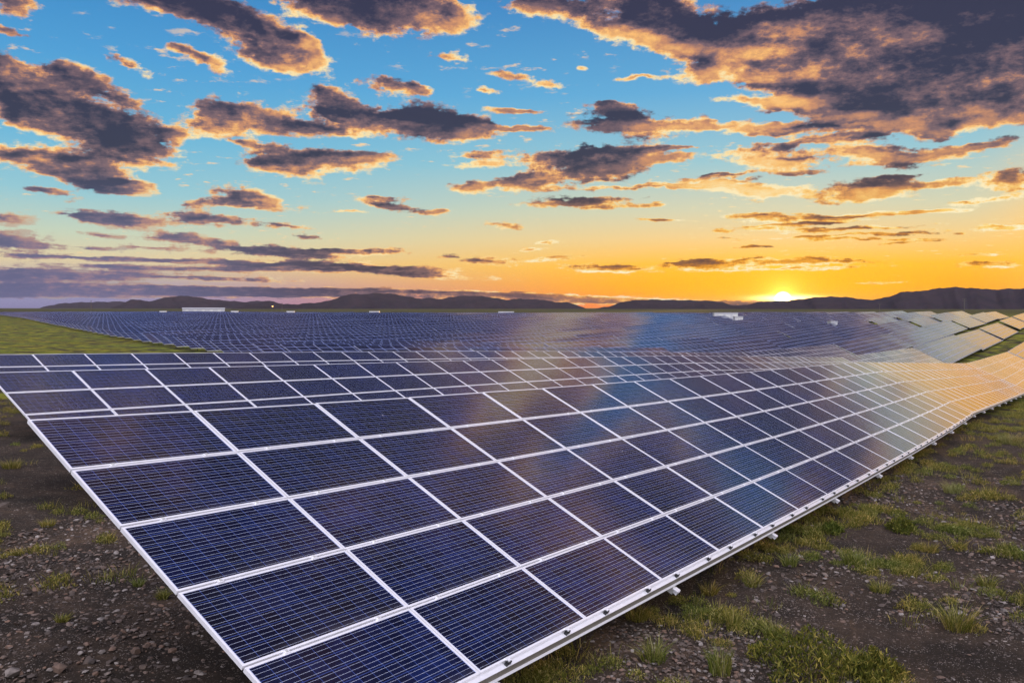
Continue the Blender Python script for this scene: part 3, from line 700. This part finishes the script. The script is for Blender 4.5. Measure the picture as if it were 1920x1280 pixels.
for (dd, k, m) in slots[285:]:
    c, f, uvs, mm = src[rr_.randrange(3)]; Mx = np.array(far_matrix(k, m, rr_))
    VV.append(c @ Mx[:3, :3].T + Mx[:3, 3]); FF.append(f + off); UU.append(uvs); MM.append(mm); off += len(c)
tag(obj('solar_table_field', mesh_np('solar_table_field', np.concatenate(VV), np.concatenate(FF), [M_far, M_galv], np.concatenate(MM), uv=np.concatenate(UU))),
    'farthest rows of tiny solar tables merging into a blue band under the hills', 'solar tables', kind='stuff')

# ------------------------------------------------------------------ plants
def blades(n, spread, hmin, hmax, width, lean, r, flop=.35, base_r=.25):
    """n two-segment grass blades, as quads + tip quads; returns verts, faces"""
    a = r.random(n)*2*pi; rad = spread*np.sqrt(r.random(n))*base_r
    bx, by = rad*np.cos(a), rad*np.sin(a)
    a2 = a + r.normal(0, .7, n); h = r.uniform(hmin, hmax, n); ln = np.abs(r.normal(lean, lean*.5, n))*h
    dx, dy = np.cos(a2), np.sin(a2); wx, wy = -dy, dx; w = width*r.uniform(.6, 1.3, n)
    th = r.random(n)*pi; wx, wy = np.cos(th), np.sin(th)
    def P(t, ww): 
        x = bx + dx*ln*t**1.8; y = by + dy*ln*t**1.8; z = h*(t - flop*t**3*.4)
        return np.stack([x - wx*w*ww, y - wy*w*ww, z], 1), np.stack([x + wx*w*ww, y + wy*w*ww, z], 1)
    L = []
    for t, ww in ((0, .8), (.5, 1.0), (1.0, .12)):
        p, q = P(t, ww); L += [p, q]
    V = np.stack(L, 1).reshape(-1, 3); b = np.arange(n)[:, None]*6
    F = np.concatenate([b + np.array([[0, 1, 3, 2]]), b + np.array([[2, 3, 5, 4]])])
    return V, F
def leafy(n, R, H, leaf, r):
    """small leaf quads filling an uneven dome"""
    a = r.random(n)*2*pi; lob = 1 + .28*np.sin(a*3 + 1) + .15*np.sin(a*7); rr = R*lob*r.random(n)**.45
    zt = H*(1 - (rr/(R*1.35))**2).clip(.12, 1)*(1 + .25*np.sin(a*5 + rr*9)); z = zt*r.random(n)**.6
    c = np.stack([rr*np.cos(a), rr*np.sin(a), z], 1)
    d = r.normal(size=(n, 3)); d[:, 2] = np.abs(d[:, 2]) + .5; d /= np.linalg.norm(d, axis=1)[:, None]
    s = np.cross(d, r.normal(size=(n, 3))); s /= np.linalg.norm(s, axis=1)[:, None]
    l = leaf*r.uniform(.6, 1.5, n)[:, None]; w = l*.22
    V = np.stack([c - s*w*.3, c + s*w*.3, c + d*l*.6 + s*w, c + d*l + s*.1*w, ], 1)
    V = V.reshape(-1, 3); b = np.arange(n)[:, None]*4; return V, b + np.array([[0, 1, 2, 3]])

def cover():
    """the loose grass that nobody could count"""
    r = np.random.default_rng(11); var = []
    for q in range(8):
        if q < 4: var.append(blades(30 + q*6, .30, .05, .15 + .03*q, .0030, .5, r, base_r=.6))
        else:
            V, F = leafy(150 + 30*q, .13 + .02*(q - 4), .09 + .02*(q - 4), .030, r); V2, F2 = blades(36, .24, .06, .17 + .02*(q - 4), .0026, .45, r, base_r=.5)
            var.append((np.concatenate([V, V2]), np.concatenate([F, F2 + len(V)])))
    def noise2(x, y): return (np.sin(x*.42 + 1.7*np.sin(y*.31)) + np.sin(y*.55 + 1.3*np.sin(x*.37 + 2)) + .8*np.sin(x*1.3 + y*.9) + .6*np.sin(x*2.3 - y*1.9 + 1) + .4*np.sin(x*5.1 + y*4.3))/3.8
    VV, FF, off = [], [], 0
    def put(x, y, sc_, vi):
        nonlocal off
        V, F = var[vi]; a = r.random()*6.28; c, s = cos(a), sin(a)
        W = np.empty_like(V); W[:, 0] = (V[:, 0]*c - V[:, 1]*s)*sc_ + x; W[:, 1] = (V[:, 0]*s + V[:, 1]*c)*sc_ + y; W[:, 2] = V[:, 2]*sc_ + float(ground(x, y)) - .01
        VV.append(W); FF.append(F + off); off += len(W)
    # right foreground and the strip along the front row; left ground beside the table ends; the strip behind row three
    n = 0
    for (num, x0, x1, y0, y1, thr) in ((16000, 0, 20, 4.5, 22, .42), (13000, 8, 55, 18, 80, -.05), (4200, -14, -2, 6.5, 30, .52), (2500, -40, -8, 26, 60, -.1)):
        X = r.uniform(x0, x1, num); Y = y0 + (y1 - y0)*r.random(num)**1.1
        for x, y in zip(X, Y):
            if abs(x/y) > .68: continue
            if .50*noise2(x, y) + .75*noise2(x*4.7 + 3, y*4.1) + r.normal(0, .10) < thr: continue
            u, v = UV(x, y)
            if u > .3 and -4.0 < v < 0 : continue
            put(x, y, r.uniform(.45, 1.15)*(1 + .012*y), int(r.integers(8))); n += 1
    tag(obj('grass', mesh_np('grass', np.concatenate(VV), np.concatenate(FF), [M_grass])), 'loose green and yellow grass thinly covering the stony ground', 'grass', kind='stuff')
cover()

def unproject(px, py):
    """where the ray through a pixel of the fitted view meets the ground"""
    d = pixdir(px, py); t = 2.0
    for _ in range(4000):
        p = (d[0]*t, d[1]*t, EYE + d[2]*t)
        if p[2] <= float(ground(p[0], p[1])): break
        t *= 1.004
    return p[0], p[1], float(ground(p[0], p[1]))

def plant(name, px, py, R, H, label, cat, style, seed, group=None):
    r = np.random.default_rng(seed); x, y, z = unproject(px, py)
    root = bpy.data.objects.new(name, None); COL.objects.link(root); root.location = (x, y, z - .01); tag(root, label, cat, group)
    if style == 'bush':
        V, F = leafy(int(5200*max(.35, R)), R, H, .055, r); V2, F2 = blades(150, R, H*.5, H*1.12, .003, .5, r, base_r=.8)
        obj('foliage', mesh_np('foliage', np.concatenate([V, V2]), np.concatenate([F, F2 + len(V)]), [M_bush]), root)
        mb = MB()
        for q in range(9):
            a = q*.7; mb.bar((0, 0, -.03), (R*.6*cos(a), R*.6*sin(a), H*.65), .010, .010)
        obj('stem', mb.mesh('stem', [M_stem]), root)
    else:
        mt = M_straw if style == 'straw' else M_grass
        V, F = blades(int(380*max(.4, R*2.2)), R, H*.45, H, .0034, .62 if style != 'tall' else .3, r, base_r=.55)
        obj('blades', mesh_np('blades', V, F, [mt]), root)
        V, F = blades(26, R, H*.9, H*1.35, .0022, .45, r, base_r=.4)
        obj('seed_stalk', mesh_np('seed_stalk', V, F, [M_straw]), root)
PL = [('bush', 1510,1262, .62,.42, 'big dark green bush at the bottom edge, largest plant in the photo', 'bush'),
('bush', 1640,1270, .30,.28, 'small bush at the bottom edge close right of the biggest bush', 'bush'),
('tuft', 1795,1180, .30,.42, 'upright yellow green bushy tuft on grey gravel left of the right edge', 'grass tuft'),
('tuft', 1450,1195, .20,.25, 'small light green tuft with seed tips above the biggest bush', 'grass tuft'),
('tuft', 1600,1060, .28,.32, 'spiky green tuft on the pale stone patch', 'grass tuft'),
('tuft', 1650,1110, .24,.22, 'low green tuft at the lower edge of the pale stone patch', 'grass tuft'),
('bush', 1690,995, .26,.26, 'round yellow green shrub high on the gravel, between the panels and the right edge', 'shrub'),
('bush', 1560,1000, .18,.2, 'small round dark shrub close to the rail of the nearest table', 'shrub'),
('straw', 1785,925, .34,.34, 'dry straw coloured tuft on the bare gravel strip', 'dry grass tuft'),
('straw', 1895,832, .60,.50, 'large dry grass clump near the right edge below the golden table', 'dry grass clump'),
('tuft', 1740,1035, .30,.22, 'wide low green tuft right of the round yellow green shrub', 'grass tuft'),
('tuft', 1410,1100, .20,.25, 'tuft at the left end of the pale stone patch', 'grass tuft'),
('tuft', 1850,1100, .22,.24, 'green tuft at the right edge on flat stones', 'grass tuft'),
('tuft', 1885,1035, .20,.25, 'dark green tuft above the flat stones near the right edge', 'grass tuft'),
('tall', 1375,1180, .16,.34, 'thin tall stalks standing left of the seed tipped tuft', 'grass stalks'),
('tuft', 1195,1165, .22,.30, 'green tuft in the shade just under the rail end bracket', 'grass tuft'),
('tuft', 1225,1240, .24,.28, 'green tuft at the bottom edge nearest to the panels', 'grass tuft'),
('tuft', 1480,1060, .22,.26, 'dense green tuft beside the shadow of the nearest table', 'grass tuft'),
('tall', 1350,1262, .22,.36, 'loose tall grass at the bottom edge left of the biggest bush', 'grass stalks'),
('tuft', 1330,1115, .20,.24, 'tuft with yellow tips left of the stone patch, under the table edge', 'grass tuft'),
('tuft', 260,1098, .13,.14, 'small bright tuft beside the left table edge, above the rock pile', 'grass tuft'),
('tuft', 305,1125, .12,.20, 'narrow green tuft touching the left edge of the nearest table', 'grass tuft'),
('tuft', 117,1165, .13,.12, 'low bright green tuft on the bare soil at lower left', 'grass tuft'),
('tuft', 90,985, .22,.16, 'flat green tuft left of the panels, midway up the bare soil', 'grass tuft'),
('tuft', 22,878, .40,.30, 'yellow green clump at the left edge below the table corner', 'grass clump'),
('tuft', 30,1040, .20,.12, 'dull green mat at the left edge on the bare soil', 'grass tuft'),
('bush', 240,668, 1.4,1.0, 'round dark bush in the grass strip behind the third row', 'bush'),
('bush', 14,668, 1.3,1.0, 'dark bush at the left edge in the grass behind the third row', 'bush')]
for q, (st, px, py, R, H, lab, cat) in enumerate(PL):
    if py == 668:                          # these two stand in the strip behind the third row
        x0, y0 = {240: (-22.8, 50), 14: (-28.5, 47)}[px]
        r = np.random.default_rng(200 + q); root = bpy.data.objects.new('bush', None); COL.objects.link(root); root.location = (x0*1.0, y0, float(ground(x0, y0))); tag(root, lab, cat)
        V, F = leafy(5000, R*.9, H*1.5, .12, r); obj('foliage', mesh_np('foliage', V, F, [M_bush]), root)
        mb = MB()
        for a in range(7): mb.bar((0, 0, -.1), (cos(a*.9)*R*.5, sin(a*.9)*R*.5, H), .03, .03)
        obj('stem', mb.mesh('stem', [M_stem]), root); continue
    plant({'bush': 'bush', 'tuft': 'grass_tuft', 'straw': 'dry_grass_tuft', 'tall': 'grass_stalks'}[st], px, py, R, H, lab, cat, 'bush' if st == 'bush' else st, 60 + q)

# ------------------------------------------------------------------ stones
def rock_shapes(r, n=6):
    out = []
    for q in range(n):
        bm = bmesh.new(); bmesh.ops.create_icosphere(bm, subdivisions=1, radius=1)
        k = 4 + q % 3
        for _ in range(k):
            nrm = Vector(r.normal(size=3)).normalized(); o = nrm*r.uniform(.45, .75)
            bmesh.ops.bisect_plane(bm, geom=bm.verts[:] + bm.edges[:] + bm.faces[:], plane_co=o, plane_no=nrm, clear_outer=True)
            ed = [e for e in bm.edges if e.is_boundary]
            if ed: bmesh.ops.holes_fill(bm, edges=ed)
        bmesh.ops.triangulate(bm, faces=bm.faces[:])
        V = np.array([v.co[:] for v in bm.verts]); F = np.array([[v.index for v in f.verts] for f in bm.faces]) if not bm.verts.index_update() else None
        out.append((V, F)); bm.free()
    return out
def gravel():
    r = np.random.default_rng(5); shp = rock_shapes(r, 8); VV, FF, off = [], [], 0
    def put(x, y, s):
        nonlocal off
        V, F = shp[int(r.integers(8))]; a = r.random()*6.28; c, si = cos(a), sin(a); sx, sy, sz = s*r.uniform(.7, 1.3), s*r.uniform(.6, 1.1), s*r.uniform(.25, .6)
        W = np.empty_like(V); X, Y = V[:, 0]*sx, V[:, 1]*sy; tl = r.normal(0, .25)
        W[:, 0] = X*c - Y*si + x; W[:, 1] = X*si + Y*c + y; W[:, 2] = V[:, 2]*sz + X*tl + float(ground(x, y)) + sz*.25
        VV.append(W); FF.append(F + off); off += len(W)
    for (num, x0, x1, y0, y1, s0, s1, pw) in ((9500, -5.4, -1.2, 5.8, 8.6, .014, .085, 2.4), (9000, -9, -2.5, 7.0, 17, .008, .06, 2.6), (15000, 1.0, 9, 5.0, 12, .008, .042, 1.7), (15000, 3.5, 18, 9, 24, .012, .062, 1.8)):
        for _ in range(num):
            x, y = r.uniform(x0, x1), r.uniform(y0, y1)
            if abs(x/y) > .7: continue
            if x > 0 and sin(x*.8 + 1.1*sin(y*.6)) + sin(y*.9 + x*.35) + r.normal(0, .5) < -.9: continue
            put(x, y, s0 + (s1 - s0)*r.random()**pw*1.0)
    tag(obj('gravel', mesh_np('gravel', np.concatenate(VV), np.concatenate(FF), [M_rock])), 'loose broken stones strewn over the soil', 'gravel', kind='stuff')
    for q, (px, py, s, lab) in enumerate(((112,1256,.085, 'pale brown rock at the bottom left, the largest of the pile'), (20,1268,.10, 'flat tan rock in the bottom left corner'), (255,1224,.065, 'orange brown rock in the pile under the table edge'),
            (322,1222,.06, 'orange angular rock nearest the post under the table'), (402,1204,.065, 'pinkish rock right beside the front post'), (372,1264,.055, 'tan rock at the bottom edge below the table corner'), (8,950,.11, 'pale flat stone at the left edge'), (283,1208,.045, 'grey brown rock on top of the pile'))):
        V, F = shp[q]; x, y, z = unproject(px, py)
        o = obj('rock', mesh_np('rock', V*np.array([s*1.2, s, s*.75]), F, [M_rock]), loc=(x, y, z + s*.2)); o.rotation_euler = (0, .1, q*1.3); tag(o, lab, 'rock', 'larger rocks at lower left')
gravel()

# ------------------------------------------------------------------ far small things
def at(px, dist, h=0):
    az = azel(px, 577)[0]; x, y = sin(az)*dist, cos(az)*dist; return x, y, float(ground(np.float64(x), np.float64(y))) + h
def station(px, dist, w, label, hgt=3.6):
    x, y, z = at(px, dist); root = bpy.data.objects.new('inverter_station', None); COL.objects.link(root); root.location = (x, y, z); tag(root, label, 'inverter station', 'white inverter stations in the field')
    b = MB(); b.box(-w/2, w/2, -1.3, 1.3, .5, hgt - .15); obj('cabin', b.mesh('cabin', [M_white]), root)
    b = MB(); b.box(-w/2 - .12, w/2 + .12, -1.42, 1.42, hgt - .15, hgt); obj('roof', b.mesh('roof', [M_white]), root)
    b = MB(); b.box(-w/2 + .1, w/2 - .1, -1.2, 1.2, -.6, .5); obj('plinth', b.mesh('plinth', [M_galv]), root)
    for q in range(3): 
        b = MB(); xx = -w*.32 + q*w*.3; b.box(xx, xx + w*.2, -1.335, -1.302, .8, hgt - .6); obj('louvre_door', b.mesh('louvre_door', [M_galv]), root)
station(949, 590, 11, 'white inverter station near the middle of the horizon, left of the sun', 3.9)
station(1360, 330, 9, 'long white inverter station just left of the sun', 3.75)
station(702, 760, 9, 'small white inverter station below the dark central hill', 4.2)
station(1561, 236, 1.7, 'tiny cabin right of the sun among the tables', 3.3)
station(1384, 285, 2.6, 'short grey cabin beside the long white station left of the sun', 3.4)
station(545, 900, 8, 'small white cabin at the left horizon near the mast', 4.4)
station(306, 1100, 8, 'small white cabin left of the long white shed', 4.6)
station(440, 1000, 8, 'small white cabin right of the long white shed', 4.6)
def shed():
    x, y, z = at(382, 1900); root = bpy.data.objects.new('warehouse', None); COL.objects.link(root); root.location = (x, y, z); root.rotation_euler = (0, 0, radians(20)); tag(root, 'long white flat shed at the foot of the left hills', 'warehouse')
    b = MB(); b.box(-42, 42, -10, 10, 0, 6.5); obj('wall', b.mesh('wall', [M_white]), root)
    b = MB()
    for sgn in (-1, 1): b.hexa([(-43, 0, 8.2), (43, 0, 8.2), (43, sgn*11, 6.4), (-43, sgn*11, 6.4), (-43, 0, 8.5), (43, 0, 8.5), (43, sgn*11, 6.7), (-43, sgn*11, 6.7)])
    obj('roof', b.mesh('roof', [M_white]), root)
    for q in range(5):
        b = MB(); b.box(-36 + q*16, -30 + q*16, -10.1, -10.02, 0, 4.5); obj('door', b.mesh('door', [M_galv]), root)
shed()
def mast(px, dist, h, label, arms, lamp=False):
    x, y, z = at(px, dist); root = bpy.data.objects.new('power_pole' if arms else 'mast', None); COL.objects.link(root); root.location = (x, y, z); tag(root, label, 'pole' if arms else 'mast')
    b = MB(); w = h*.012 + .1
    b.hexa([(-w,-w,0),(w,-w,0),(w,w,0),(-w,w,0),(-w*.6,-w*.6,h),(w*.6,-w*.6,h),(w*.6,w*.6,h),(-w*.6,w*.6,h)]); obj('shaft', b.mesh('shaft', [M_dark]), root)
    for q in range(arms):
        b = MB(); b.box(-1.6, 1.6, -.1, .1, h - .6 - q*1.4, h - .4 - q*1.4)
        for i in (-1.4, 0, 1.4): b.box(i - .07, i + .07, -.07, .07, h - .4 - q*1.4, h - .05 - q*1.4)
        obj('crossarm', b.mesh('crossarm', [M_dark]), root)
    if not arms:
        b = MB(); b.box(-.5, .5, -.5, .5, h*.93, h); obj('antenna', b.mesh('antenna', [M_dark]), root)
mast(529, 1500, 17, 'dark mast left of the central hill, beside the orange light', 0)
mast(171, 1700, 22, 'thin mast in front of the far left hill', 0)
mast(1808, 760, 13.5, 'power pole with crossarms before the right hill, tallest of the poles', 2)
mast(1649, 850, 10.5, 'power pole in front of the hill saddle right of the sun', 1)
mast(1130, 1100, 9, 'small power pole at the open gap between the central hills', 1)
mast(1399, 1000, 8, 'small power pole close left of the sun', 1)
def lamp_post():
    x, y, z = at(511, 1400); root = bpy.data.objects.new('yard_light', None); COL.objects.link(root); root.location = (x, y, z); tag(root, 'small glowing orange light left of the central hill', 'lamp')
    b = MB(); b.box(-.15, .15, -.15, .15, 0, 10.5); obj('pole', b.mesh('pole', [M_dark]), root)
    m, t, bs = mat('lamp_glow'); bs.inputs['Emission Color'].default_value = (1, .5, .15, 1); bs.inputs['Emission Strength'].default_value = 6
    tc = t.n('ShaderNodeTexCoord'); t.set(bs.inputs['Base Color'], t.mix(t.noise(tc.outputs['Object'], 3), (.8, .5, .2), (.9, .6, .3)))
    b = MB(); b.box(-.9, .9, -.5, .5, 10.5, 11.6); obj('lamp_head', b.mesh('lamp_head', [m]), root)
lamp_post()
